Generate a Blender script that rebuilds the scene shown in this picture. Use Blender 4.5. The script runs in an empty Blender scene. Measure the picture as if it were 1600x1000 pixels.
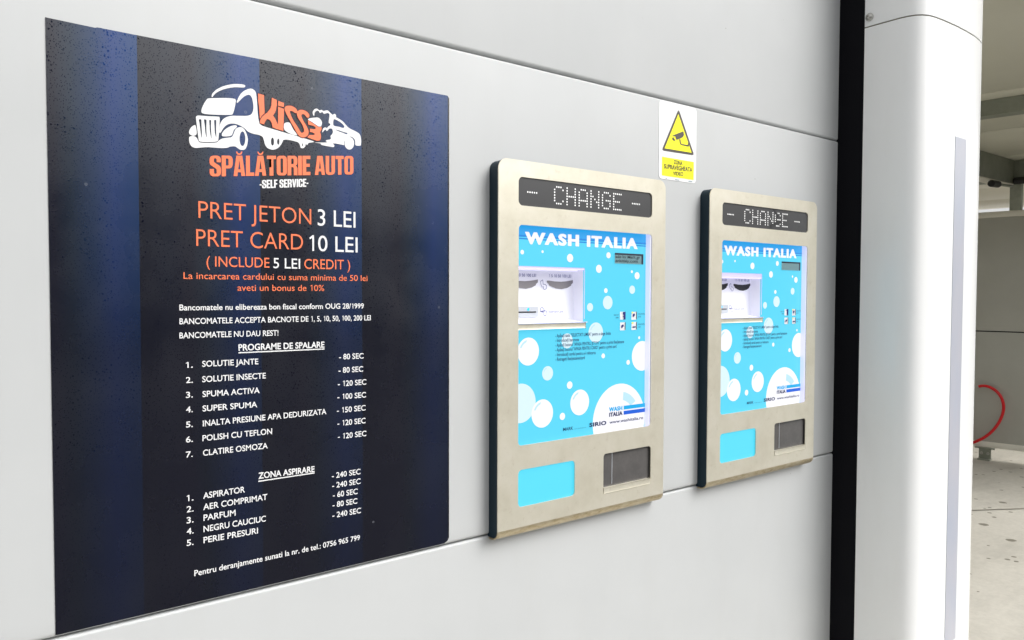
import bpy, bmesh, math, random
from math import radians as R, sin, cos, pi
from mathutils import Vector, Matrix
random.seed(7)
sc = bpy.context.scene
COL = sc.collection

# ------------------------------------------------------------------ camera, sky, sun, exposure
EYE = 1.45                     # height of the lens above the ground
F_PX, CX, CY = 1202.0, 800.0, 500.0

def norm3(a):
    l = math.sqrt(sum(x * x for x in a)); return [x / l for x in a]
def dot3(a, b): return sum(x * y for x, y in zip(a, b))
AX = norm3([2316 - CX, 465 - CY, F_PX])                 # along the wall
dn = norm3([-139, 37400, F_PX]); k_ = dot3(dn, AX)
DN = norm3([dn[i] - k_ * AX[i] for i in range(3)])      # downwards
AN = [AX[1]*DN[2]-AX[2]*DN[1], AX[2]*DN[0]-AX[0]*DN[2], AX[0]*DN[1]-AX[1]*DN[0]]   # into the wall
D = 1.28984                    # distance from the lens to the wall
cam_d = bpy.data.cameras.new('camera'); cam = bpy.data.objects.new('camera', cam_d); COL.objects.link(cam)
m = Matrix.Identity(4)
for c_, s_ in ((0, 1), (1, -1), (2, -1)):
    m[0][c_], m[1][c_], m[2][c_] = s_ * AX[c_], s_ * AN[c_], -s_ * DN[c_]
m.translation = Vector((0, -D, EYE))
cam.matrix_world = m
cam_d.sensor_width = 36; cam_d.lens = F_PX / 1600 * 36; cam_d.clip_start = 0.02; cam_d.clip_end = 2000
sc.camera = cam
sc.render.resolution_x, sc.render.resolution_y = 1024, 640

EXPO = 0.66
SUN_EL, SUN_AZ = R(44), R(146)           # azimuth measured from +Y towards +X
world = bpy.data.worlds.new('World'); sc.world = world; world.use_nodes = True
nt = world.node_tree; bg = nt.nodes['Background']
sky = nt.nodes.new('ShaderNodeTexSky'); sky.sky_type = 'NISHITA'; sky.sun_disc = False
sky.sun_elevation = SUN_EL; sky.sun_rotation = SUN_AZ; sky.dust_density = 4.0; sky.ozone_density = 1.0
hs = nt.nodes.new('ShaderNodeHueSaturation'); hs.inputs['Saturation'].default_value = 0.12
nt.links.new(sky.outputs[0], hs.inputs['Color']); nt.links.new(hs.outputs[0], bg.inputs[0])
bg.inputs[1].default_value = 0.15
sun_d = bpy.data.lights.new('sun', 'SUN'); sun_d.energy = 0.95; sun_d.angle = R(40); sun_d.color = (1, .985, .965)
sun = bpy.data.objects.new('sun', sun_d); COL.objects.link(sun)
sdir = Vector((sin(SUN_AZ) * cos(SUN_EL), cos(SUN_AZ) * cos(SUN_EL), sin(SUN_EL)))
sun.rotation_euler = sdir.to_track_quat('Z', 'Y').to_euler(); sun.location = sdir * 30
vs = sc.view_settings; vs.view_transform = 'Standard'; vs.look = 'None'; vs.gamma = 1; vs.use_curve_mapping = False
vs.exposure = EXPO

# ------------------------------------------------------------------ measuring helpers
def ray(px, py):
    r = (px - CX, py - CY, F_PX)
    return (dot3(r, AX), dot3(r, AN), -dot3(r, DN))
def P(px, py, off=0.0):
    """point of the plane y = -off seen at a photo pixel -> (X, Z above ground)"""
    a, b, c = ray(px, py); k = (D - off) / b
    return (a * k, c * k + EYE)
def hit(px, py, p0, nrm):
    v = Vector(ray(px, py)); o = Vector((0, -D, EYE)); p0 = Vector(p0); nrm = Vector(nrm)
    return o + v * ((p0 - o).dot(nrm) / v.dot(nrm))
FR = {'z1': (260, 110, 4.4444), 'z2': (260, 300, 4.4444), 'z3': (260, 510, 4.4444), 'z4': (260, 700, 4.4444),
      's5': (740, 220, 4.4444), 's6': (740, 430, 4.4444), 's7': (740, 620, 4.1667), 'w': (1000, 130, 5.883),
      'la': (285, 125, 8.3313), 'lb': (395, 140, 11.108), 'lc': (470, 155, 11.108), 'wd': (1025, 160, 14.2857),
      'c': (800, 410, 9.0923), 'b': (940, 470, 16.6667), 'l': (860, 620, 9.697)}
def Q(fr, x, y, off=0.0):
    ox, oy, s = FR[fr]
    return P(ox + x / s, oy + y / s, off)

# ------------------------------------------------------------------ materials
def lin(*c):
    return tuple(((v / 255) / 12.92 if v / 255 <= .04045 else ((v / 255 + .055) / 1.055) ** 2.4) for v in c)
MATS = {}
def mat(name, base=(.5, .5, .5), rough=.5, metal=0.0, spec=.5, emit=None, estr=1.0, coat=0.0):
    if name in MATS: return MATS[name]
    mm = bpy.data.materials.new(name); mm.use_nodes = True; b = mm.node_tree.nodes['Principled BSDF']
    b.inputs['Base Color'].default_value = (*base, 1); b.inputs['Roughness'].default_value = rough
    b.inputs['Metallic'].default_value = metal; b.inputs['Specular IOR Level'].default_value = spec
    b.inputs['Coat Weight'].default_value = coat
    if emit:
        b.inputs['Emission Color'].default_value = (*emit, 1)
        b.inputs['Emission Strength'].default_value = estr * 2 ** -EXPO
    MATS[name] = mm; return mm
def N(mm, t, **kw):
    n = mm.node_tree.nodes.new(t)
    for k, v in kw.items():
        if hasattr(n, k): setattr(n, k, v)
        else: n.inputs[k].default_value = v
    return n
def L(mm, a, b): mm.node_tree.links.new(a, b)
def bsdf(mm): return mm.node_tree.nodes['Principled BSDF']
def coords(mm, scale=(1, 1, 1), src='Object'):
    tc = N(mm, 'ShaderNodeTexCoord'); mp = N(mm, 'ShaderNodeMapping'); mp.inputs['Scale'].default_value = scale
    L(mm, tc.outputs[src], mp.inputs['Vector']); return mp.outputs[0]
def noise(mm, vec, scale, detail=4, rough=.55):
    n = N(mm, 'ShaderNodeTexNoise'); n.inputs['Scale'].default_value = scale; n.inputs['Detail'].default_value = detail
    n.inputs['Roughness'].default_value = rough; L(mm, vec, n.inputs['Vector']); return n.outputs['Fac']
def ramp(mm, fac, stops, interp='LINEAR'):
    r = N(mm, 'ShaderNodeValToRGB'); cr = r.color_ramp; cr.interpolation = interp
    while len(cr.elements) < len(stops): cr.elements.new(.5)
    for e, (p, c) in zip(cr.elements, stops):
        e.position = p; e.color = (*c, 1) if len(c) == 3 else c
    L(mm, fac, r.inputs['Fac']); return r.outputs['Color']
def mathn(mm, op, a, b=None):
    n = N(mm, 'ShaderNodeMath', operation=op)
    for i, v in enumerate((a, b)):
        if v is None: continue
        if isinstance(v, (int, float)): n.inputs[i].default_value = v
        else: L(mm, v, n.inputs[i])
    return n.outputs[0]
def mixc(mm, fac, a, b, mode='MIX'):
    n = N(mm, 'ShaderNodeMix', data_type='RGBA', blend_type=mode)
    for s, v in ((0, fac), (6, a), (7, b)):
        if isinstance(v, (int, float)): n.inputs[s].default_value = v
        elif isinstance(v, tuple): n.inputs[s].default_value = (*v, 1)
        else: L(mm, v, n.inputs[s])
    return n.outputs[2]
def voro(mm, vec, scale, feature='F1', rand=1.0):
    n = N(mm, 'ShaderNodeTexVoronoi', feature=feature); n.inputs['Scale'].default_value = scale
    n.inputs['Randomness'].default_value = rand; L(mm, vec, n.inputs['Vector']); return n
def bump(mm, h, strength=.2, dist=.001):
    b = N(mm, 'ShaderNodeBump'); b.inputs['Strength'].default_value = strength; b.inputs['Distance'].default_value = dist
    L(mm, h, b.inputs['Height']); L(mm, b.outputs[0], bsdf(mm).inputs['Normal']); return b

# painted sandwich panel: faint mottling, a few splashes of dirt
M = mat('panel_paint', rough=.42, spec=.4)
v = coords(M)
c = ramp(M, noise(M, v, 3.0, 5), [(.3, (.488, .500, .499)), (.7, (.520, .530, .528))])
st = ramp(M, noise(M, coords(M, (2.2, 2.2, .5)), 6, 6, .65), [(.50, (0, 0, 0)), (.85, (.13, .13, .13))])
c = mixc(M, st, c, (.42, .41, .385))
vo = voro(M, v, 12)
sel = mathn(M, 'LESS_THAN', vo.outputs['Distance'], .022)
c = mixc(M, mathn(M, 'MULTIPLY', sel, mathn(M, 'GREATER_THAN', noise(M, v, 40), .5)), c, (.25, .24, .22))
L(M, c, bsdf(M).inputs['Base Color'])
L(M, ramp(M, noise(M, v, 5, 5), [(.3, (.38,)*3), (.7, (.5,)*3)]), bsdf(M).inputs['Roughness'])
bump(M, noise(M, v, 260, 2), .035, .001)
MP = M

mat('joint_black', (.012, .012, .013), .8)
# poster print: four printed bands running from charcoal to blue, raindrops standing on the film
PX0, PW = .0993, .18955
M = mat('poster_print', rough=.27, spec=.65)
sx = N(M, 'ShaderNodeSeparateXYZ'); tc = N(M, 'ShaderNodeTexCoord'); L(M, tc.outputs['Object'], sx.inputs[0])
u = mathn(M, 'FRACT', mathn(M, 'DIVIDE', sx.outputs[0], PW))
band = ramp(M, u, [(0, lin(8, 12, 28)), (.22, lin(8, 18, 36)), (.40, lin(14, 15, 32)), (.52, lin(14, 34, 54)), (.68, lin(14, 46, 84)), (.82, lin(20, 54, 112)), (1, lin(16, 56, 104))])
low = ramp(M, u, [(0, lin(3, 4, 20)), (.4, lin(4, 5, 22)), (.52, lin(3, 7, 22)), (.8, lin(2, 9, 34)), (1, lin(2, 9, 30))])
fz = ramp(M, sx.outputs[2], [(0, (.0,)*3), (.42, (.12,)*3), (.66, (.55,)*3), (.9, (1,)*3)])  # print fades downwards; part of the sheen's fall-off is put into it
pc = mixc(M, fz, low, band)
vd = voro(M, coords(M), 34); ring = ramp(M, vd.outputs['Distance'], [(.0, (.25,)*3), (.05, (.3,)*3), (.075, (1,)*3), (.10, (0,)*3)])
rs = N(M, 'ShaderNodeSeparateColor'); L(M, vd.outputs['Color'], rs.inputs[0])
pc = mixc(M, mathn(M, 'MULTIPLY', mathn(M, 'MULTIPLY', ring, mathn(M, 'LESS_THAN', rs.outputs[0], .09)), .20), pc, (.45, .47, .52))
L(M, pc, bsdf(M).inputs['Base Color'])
v = coords(M, (1, 1, .8))
v1 = voro(M, v, 170); r1 = ramp(M, v1.outputs['Distance'], [(.10, (1,)*3), (.26, (0,)*3)])
v2 = voro(M, v, 380); r2 = ramp(M, v2.outputs['Distance'], [(.12, (1,)*3), (.30, (0,)*3)])
g1 = ramp(M, noise(M, coords(M, (1, 1, .25)), 38, 3), [(.5, (0,)*3), (.58, (1,)*3)])
drops = mathn(M, 'MAXIMUM', mathn(M, 'MULTIPLY', r1, g1), mathn(M, 'MULTIPLY', r2, .9))
zf2 = ramp(M, mathn(M, 'DIVIDE', sx.outputs[2], 1.0), [(.1, (.2,)*3), (.75, (1,)*3)])
drops = mathn(M, 'MULTIPLY', drops, zf2)
bump(M, drops, .16, .0008)
L(M, ramp(M, drops, [(0, (.65,)*3), (.6, (.04,)*3)]), bsdf(M).inputs['Specular IOR Level'])
L(M, ramp(M, noise(M, v, 9, 6), [(.3, (.22,)*3), (.75, (.36,)*3)]), bsdf(M).inputs['Roughness'])
mat('print_white', (.80, .80, .80), .35); mat('print_orange', lin(242, 124, 82), .35)
mat('print_maroon', lin(70, 20, 30), .35)

# stainless steel front: brushed, smeared, faintly yellowed
M = mat('stainless_steel', rough=.36, metal=.5)
v = coords(M)
c = ramp(M, noise(M, v, 14, 6, .6), [(.28, (.65, .61, .49)), (.5, (.71, .67, .55)), (.72, (.76, .72, .61))])
blot = ramp(M, noise(M, v, 70, 5, .65), [(.58, (0,)*3), (.74, (.5,)*3)])
c = mixc(M, blot, c, (.58, .52, .40))
L(M, c, bsdf(M).inputs['Base Color'])
L(M, ramp(M, noise(M, coords(M, (1, 1, 150)), 12, 4, .6), [(.3, (.31,)*3), (.7, (.41,)*3)]), bsdf(M).inputs['Roughness'])
bump(M, noise(M, v, 130, 3), .05, .001)
M = mat('stained_steel', rough=.42, metal=.8)
v = coords(M)
L(M, ramp(M, noise(M, coords(M, (1, 1, 3)), 45, 6, .65), [(.40, (.66, .58, .42)), (.56, (.56, .46, .29)), (.72, (.34, .26, .14))]), bsdf(M).inputs['Base Color'])
mat('navy_cover', lin(16, 40, 52), .5, spec=.3)
mat('cabinet_black', (.01, .01, .012), .7)
M = mat('led_glass', lin(84, 82, 80), .22); v = coords(M)
sp = ramp(M, noise(M, v, 90, 3, .7), [(.64, (0,)*3), (.72, (.7,)*3)])
L(M, mixc(M, sp, lin(72, 72, 73), lin(38, 38, 38)), bsdf(M).inputs['Base Color'])
mat('led_dot', (.8, .8, .8), .5, emit=lin(226, 226, 222), estr=.4)
mat('crack_black', (.008, .008, .01), .5)
mat('screen_cyan', (.03, .10, .12), .25, emit=lin(86, 214, 248), estr=.9)
mat('screen_blue', (.02, .06, .12), .25, emit=lin(44, 166, 240), estr=.92)
mat('screen_stripe', (.02, .05, .1), .25, emit=lin(22, 136, 220), estr=.95)
mat('screen_white', (.15, .15, .15), .25, emit=lin(246, 246, 255), estr=.9)
mat('screen_pale', (.1, .12, .13), .25, emit=lin(216, 241, 252), estr=.92)
mat('screen_tint', (.05, .1, .12), .25, emit=lin(192, 228, 243), estr=.95)
mat('screen_logo_blue', (.01, .03, .1), .25, emit=lin(14, 92, 218), estr=.9)
mat('screen_logo_cyan', (.01, .05, .1), .25, emit=lin(10, 176, 238), estr=.9)
mat('screen_ink', (.006, .012, .05), .4, emit=lin(14, 28, 92), estr=.35)
mat('screen_edge', (.5, .5, .6), .3, emit=lin(214, 214, 250), estr=.72)
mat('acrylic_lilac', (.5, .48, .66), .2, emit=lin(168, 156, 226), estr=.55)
mat('inlet_white_glow', (.74, .74, .78), .4, emit=lin(222, 222, 245), estr=.28)  # recess walls glow slightly, lamp light put into the material
mat('inlet_lamp', (.8, .8, .85), .3, emit=lin(222, 214, 255), estr=.8)
mat('slot_grey', lin(140, 136, 138), .5); mat('slot_black', (.004, .004, .005), .5)
mat('inlet_ink', lin(96, 98, 150), .5)
mat('card_plate', lin(190, 194, 200), .35); mat('card_led', (.02, .2, .4), .3, emit=lin(30, 190, 255), estr=1.3)
mat('lower_cyan', (.03, .10, .12), .3, emit=lin(84, 220, 248), estr=.92)
mat('lcd_grey', lin(108, 140, 146), .3); mat('lcd_ink', lin(60, 78, 84), .4); mat('lcd_bezel', lin(26, 34, 52), .4)
M = mat('smoked_glass', rough=.2); v = coords(M)
L(M, mixc(M, ramp(M, noise(M, v, 30, 6, .7), [(.4, (0,)*3), (.75, (.6,)*3)]), lin(82, 80, 79), lin(102, 99, 97)), bsdf(M).inputs['Base Color'])
mat('button_white', (.72, .72, .74), .4); mat('button_shade', lin(90, 88, 96), .5); mat('button_yellow', lin(236, 226, 90), .5); mat('button_ink', lin(20, 26, 110), .5)
mat('sticker_white', (.84, .84, .84), .3); mat('sticker_yellow', lin(255, 248, 2), .4); mat('sticker_ink', lin(74, 68, 62), .4)
M = mat('column_white', rough=.25, spec=.5, base=(.86, .865, .86)); v = coords(M)
L(M, mixc(M, ramp(M, noise(M, coords(M, (4, 4, .8)), 5, 6, .65), [(.5, (0,)*3), (.8, (.3,)*3)]), (.90, .905, .895), (.84, .835, .815)), bsdf(M).inputs['Base Color'])
mat('column_black', (.004, .004, .006), .75, spec=.12)
M = mat('light_strip', rough=.3, base=lin(206, 208, 226)); v = coords(M)
L(M, ramp(M, noise(M, coords(M, (1, 1, .5)), 7, 4), [(.35, lin(176, 181, 194)), (.65, lin(186, 186, 194))]), bsdf(M).inputs['Base Color'])
mat('seam_grime', lin(120, 116, 100), .7)
mat('steel_screw', (.5, .49, .46), .3, metal=1.0)
M = mat('ceiling_sheet', rough=.38, base=(.5, .47, .38)); v = coords(M)
L(M, ramp(M, noise(M, v, 1.3, 5), [(.3, (.67, .65, .52)), (.7, (.75, .73, .60))]), bsdf(M).inputs['Base Color'])
M = mat('galvanised_steel', rough=.5, metal=.35); v = coords(M)
L(M, ramp(M, noise(M, v, 9, 6, .65), [(.3, (.25, .27, .21)), (.7, (.36, .37, .31))]), bsdf(M).inputs['Base Color'])
M = mat('partition_grey', rough=.38); v = coords(M)
L(M, ramp(M, noise(M, v, 2.0, 5), [(.3, (.44, .435, .385)), (.7, (.50, .495, .445))]), bsdf(M).inputs['Base Color'])
mat('rail_cream', (.82, .79, .69), .4)
mat('hose_red', lin(220, 14, 24), .32)
mat('rubber_black', (.01, .01, .01), .5)
# concrete
M = mat('concrete', rough=.7, spec=.3)
v = coords(M)
c = ramp(M, noise(M, v, .9, 8, .62), [(.28, (.42, .40, .35)), (.5, (.53, .505, .445)), (.72, (.60, .575, .51))])
dk = ramp(M, noise(M, coords(M, (.55, 1.3, 1)), 1.6, 7, .6), [(.52, (0,)*3), (.68, (.45,)*3)])
c = mixc(M, dk, c, (.30, .285, .25))
fine = ramp(M, noise(M, v, 30, 6, .7), [(.3, (.90,)*3), (.7, (1.05,)*3)])
c = mixc(M, 1.0, c, fine, 'MULTIPLY')
for s_, th, sd in ((4.6, .13, .52), (9.0, .13, .55)):
    vo = voro(M, coords(M, (1, 1, 0)), s_)
    nz = noise(M, v, s_ * 5, 2)
    dd = mathn(M, 'ADD', vo.outputs['Distance'], mathn(M, 'MULTIPLY', mathn(M, 'SUBTRACT', nz, .5), .10))
    sp = mathn(M, 'MULTIPLY', mathn(M, 'LESS_THAN', dd, th), mathn(M, 'GREATER_THAN', noise(M, v, 1.7, 1), sd - .11))
    c = mixc(M, mathn(M, 'MULTIPLY', sp, .82), c, (.13, .12, .085))
L(M, c, bsdf(M).inputs['Base Color'])
bump(M, noise(M, v, 45, 6, .7), .25, .004)
mat('joint_dark', lin(120, 116, 104), .9)

# ------------------------------------------------------------------ mesh helpers
class MB:
    def __init__(s): s.v = []; s.f = []; s.mi = []
    def add(s, vs, fs, mi=0):
        o = len(s.v); s.v += [tuple(p) for p in vs]
        for f in fs: s.f.append(tuple(i + o for i in f)); s.mi.append(mi)
        return s
    def box(s, a, b, mi=0, bev=0.0, seg=2):
        bm = bmesh.new(); bmesh.ops.create_cube(bm, size=1)
        for q in bm.verts: q.co = Vector([a[i] + (q.co[i] + .5) * (b[i] - a[i]) for i in range(3)])
        if bev: bmesh.ops.bevel(bm, geom=bm.edges[:], offset=bev, segments=seg, affect='EDGES', profile=.5)
        s.bm(bm, mi); return s
    def bm(s, bm, mi=0):
        bm.verts.index_update(); s.add([q.co[:] for q in bm.verts], [[q.index for q in f.verts] for f in bm.faces], mi); bm.free()
    def xbox(s, mat4, size, mi=0, bev=0.0):
        bm = bmesh.new(); bmesh.ops.create_cube(bm, size=1)
        for q in bm.verts: q.co = Vector([q.co[i] * size[i] for i in range(3)])
        if bev: bmesh.ops.bevel(bm, geom=bm.edges[:], offset=bev, segments=2, affect='EDGES', profile=.5)
        bm.transform(mat4); s.bm(bm, mi); return s
    def tube(s, pts, r, seg=12, mi=0, cap=True):
        pts = [Vector(p) for p in pts]; rings = []; up = Vector((0, 0, 1)); prev = None
        for i, p in enumerate(pts):
            t = (pts[min(i + 1, len(pts) - 1)] - pts[max(i - 1, 0)]).normalized()
            if prev is None:
                a = t.orthogonal().normalized()
            else:
                a = (prev - t * prev.dot(t)).normalized()
            prev = a; b = t.cross(a)
            rr = r[i] if isinstance(r, (list, tuple)) else r
            rings.append([p + (a * cos(2 * pi * k / seg) + b * sin(2 * pi * k / seg)) * rr for k in range(seg)])
        vs = [q for rg in rings for q in rg]; fs = []
        for i in range(len(rings) - 1):
            for k in range(seg):
                k2 = (k + 1) % seg; fs.append((i*seg+k, i*seg+k2, (i+1)*seg+k2, (i+1)*seg+k))
        if cap: fs.append(tuple(range(seg))[::-1]); fs.append(tuple((len(rings)-1)*seg + k for k in range(seg)))
        s.add(vs, fs, mi); return s
    def prism(s, pts, axis, a, b, mi=0):
        """closed outline extruded between a and b; axis 'z': pts=(x,y); 'x': pts=(y,z)"""
        n = len(pts)
        mk = (lambda p, t: (p[0], p[1], t)) if axis == 'z' else (lambda p, t: (t, p[0], p[1]))
        vs = [mk(p, a) for p in pts] + [mk(p, b) for p in pts]
        fs = [(i, (i + 1) % n, n + (i + 1) % n, n + i) for i in range(n)] + [tuple(range(n))[::-1], tuple(range(n, 2 * n))]
        s.add(vs, fs, mi); return s
    def strip(s, prof, axis, a, b, mi=0):
        n = len(prof); mk = (lambda p, t: (p[0], p[1], t)) if axis == 'z' else (lambda p, t: (t, p[0], p[1]))
        s.add([mk(p, a) for p in prof] + [mk(p, b) for p in prof], [(i, i + 1, n + i + 1, n + i) for i in range(n - 1)], mi); return s
    def flat(s, loops, y, mi=0, thick=0.0):
        """filled outline(s) (X, Z; holes by even-odd) on the plane y, facing -Y"""
        vs, fs = fill(loops, thick)
        s.add([(p[0], y - p[2], p[1]) for p in vs], fs, mi); return s
    def build(s, name, mats, parent=None, smooth=35):
        me = bpy.data.meshes.new(name)
        off = parent_world(parent) if parent else Vector((0, 0, 0))
        me.from_pydata([tuple(Vector(p) - off) for p in s.v], [], s.f)
        if not isinstance(mats, (list, tuple)): mats = [mats]
        for q in mats: me.materials.append(MATS[q])
        for p, k in zip(me.polygons, s.mi): p.material_index = k
        bm = bmesh.new(); bm.from_mesh(me)
        bmesh.ops.remove_doubles(bm, verts=bm.verts, dist=2e-6)
        for f in bm.faces: f.smooth = True
        for e in bm.edges:
            e.smooth = not (len(e.link_faces) != 2 or e.calc_face_angle(9) > R(smooth))
        bm.to_mesh(me); bm.free(); me.update()
        o = bpy.data.objects.new(name, me); COL.objects.link(o)
        if parent: o.parent = parent
        return o
def parent_world(o):
    v = Vector((0, 0, 0))
    while o: v += o.location; o = o.parent
    return v
def spline_obj(loops, thick):
    cu = bpy.data.curves.new('outline', 'CURVE'); cu.dimensions = '2D'; cu.fill_mode = 'BOTH'; cu.extrude = thick / 2
    for lp in loops:
        sp = cu.splines.new('POLY'); sp.points.add(len(lp) - 1); sp.use_cyclic_u = True
        for q, p in zip(sp.points, lp): q.co = (p[0], p[1], 0, 1)
    return cu
def fill(loops, thick=0.0):
    cu = spline_obj(loops, thick); ob = bpy.data.objects.new('outline', cu)
    me = ob.to_mesh()
    vs = [tuple(q.co) for q in me.vertices]; fs = [tuple(p.vertices) for p in me.polygons]
    if thick: pass
    else:
        fs = [f if me.polygons[i].normal.z > 0 else f[::-1] for i, f in enumerate(fs)]
    ob.to_mesh_clear(); bpy.data.objects.remove(ob); bpy.data.curves.remove(cu)
    return vs, fs
def rrect(x0, z0, x1, z1, r=0.0, n=6, corners=(1, 1, 1, 1)):
    """corners: bottom-left, bottom-right, top-right, top-left"""
    out = []
    for (cx, cz, a0, on) in ((x0, z0, pi, corners[0]), (x1, z0, 1.5*pi, corners[1]), (x1, z1, 0, corners[2]), (x0, z1, .5*pi, corners[3])):
        if not on or r <= 0: out.append((cx, cz)); continue
        ox = cx + (r if cx == x0 else -r); oz = cz + (r if cz == z0 else -r)
        out += [(ox + r * cos(a0 + .5*pi*k/n), oz + r * sin(a0 + .5*pi*k/n)) for k in range(n + 1)]
    return out
def circ(x, z, r, n=28, rz=None): return [(x + r*cos(2*pi*k/n), z + (rz or r)*sin(2*pi*k/n)) for k in range(n)]
def smooth(pts, sub=4):
    n = len(pts); out = []
    for i in range(n):
        p0, p1, p2, p3 = pts[i-1], pts[i], pts[(i+1) % n], pts[(i+2) % n]
        for k in range(sub):
            t = k / sub
            out.append(tuple(.5*((2*p1[j]) + (-p0[j]+p2[j])*t + (2*p0[j]-5*p1[j]+4*p2[j]-p3[j])*t*t + (-p0[j]+3*p1[j]-3*p2[j]+p3[j])*t**3) for j in (0, 1)))
    return out
def thing(name, label, cat, loc=(0, 0, 0), group=None):
    o = bpy.data.objects.new(name, None); COL.objects.link(o); o.location = loc; o.empty_display_size = .1
    return tag(o, label, cat, group, 'thing')
def tag(o, label=None, cat=None, group=None, kind=None):
    for k, q in (('label', label), ('category', cat), ('group', group), ('kind', kind)):
        if q: o[k] = q
    return o

# ------------------------------------------------------------------ lettering
_gl = {}
def tmesh(body, offset):
    cu = bpy.data.curves.new('lettering', 'FONT'); cu.body = body; cu.offset = offset; cu.resolution_u = 4
    ob = bpy.data.objects.new('lettering', cu); me = ob.to_mesh()
    vs = [(q.co.x, q.co.y) for q in me.vertices]; fs = [tuple(p.vertices) if p.normal.z > 0 else tuple(p.vertices)[::-1] for p in me.polygons]
    ob.to_mesh_clear(); bpy.data.objects.remove(ob); bpy.data.curves.remove(cu)
    return vs, fs
def bx(vs): return (min(p[0] for p in vs), max(p[0] for p in vs))
_adv = {}
def adv(c):
    if c not in _adv:
        a = bx(tmesh('H' + c + 'H', 0)[0]); b = bx(tmesh('HH', 0)[0]); _adv[c] = (a[1]-a[0]) - (b[1]-b[0])
    return _adv[c]
CAP = None
def glyph(c, w):
    if (c, w) not in _gl:
        if c == ' ': _gl[c, w] = ([], [])
        elif c == '1':
            s_ = .075 + 1.4 * w; x = .30
            vs, fs = fill([[(x - s_/2, 0), (x + s_/2, 0), (x + s_/2, .69), (x - s_*.35, .69), (x - .17, .575), (x - .17 + .02, .50), (x - s_/2, .575)]])
            _gl[c, w] = ([(p[0], p[1]) for p in vs], fs)
        else: _gl[c, w] = tmesh(c, w)
    return _gl[c, w]
def layout(text, w=0.0, track=0.0):
    vs, fs, pen = [], [], 0.0
    for c in text:
        g = glyph(c, w); o = len(vs)
        vs += [(p[0] + pen, p[1]) for p in g[0]]; fs += [tuple(i + o for i in f) for f in g[1]]
        pen += (.5 if c == '1' else adv(c)) + track
    return vs, fs
def capheight():
    global CAP
    if CAP is None: CAP = max(p[1] for p in tmesh('H', 0)[0])
    return CAP
def put_text(mb, text, x0, x1, z, h, y, w=0.0, mi=0, track=0.0, slope=0.0, fat=0.0):
    """fit a line between x0 and x1 with cap height h, baseline z, on plane y"""
    vs, fs = layout(text, w, track); a, b = bx(vs); s_ = (x1 - x0) / (b - a); hz = h / capheight()
    for j, (fx, fz) in enumerate(((0, 0),) if not fat else ((0, 0), (fat, 0), (-fat, 0), (fat * .5, fat * .3), (-fat * .5, -fat * .3), (fat*.5, -fat*.3), (-fat*.5, fat*.3))):
        mb.add([(x0 + fx + (p[0] - a) * s_, y - .00004 * j, z + fz + p[1] * hz + slope * (p[0] - a) * s_) for p in vs], fs, mi)
def ftext(mb, fr, text, xl, yl, xr, yr, top, off, w=0.0, mi=0, lift=.0006, track=0.0, fat=0.0):
    a = Q(fr, xl, yl, off); b = Q(fr, xr, yr, off); t = Q(fr, xl, top, off)
    sl = (b[1] - a[1]) / (b[0] - a[0]) * (.9 if len(text) > 4 else 0)
    put_text(mb, text, a[0], b[0], (a[1] + b[1]) / 2 - sl * (b[0] - a[0]) / 2, t[1] - a[1], -off - lift, w, mi, track, sl, fat)

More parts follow.
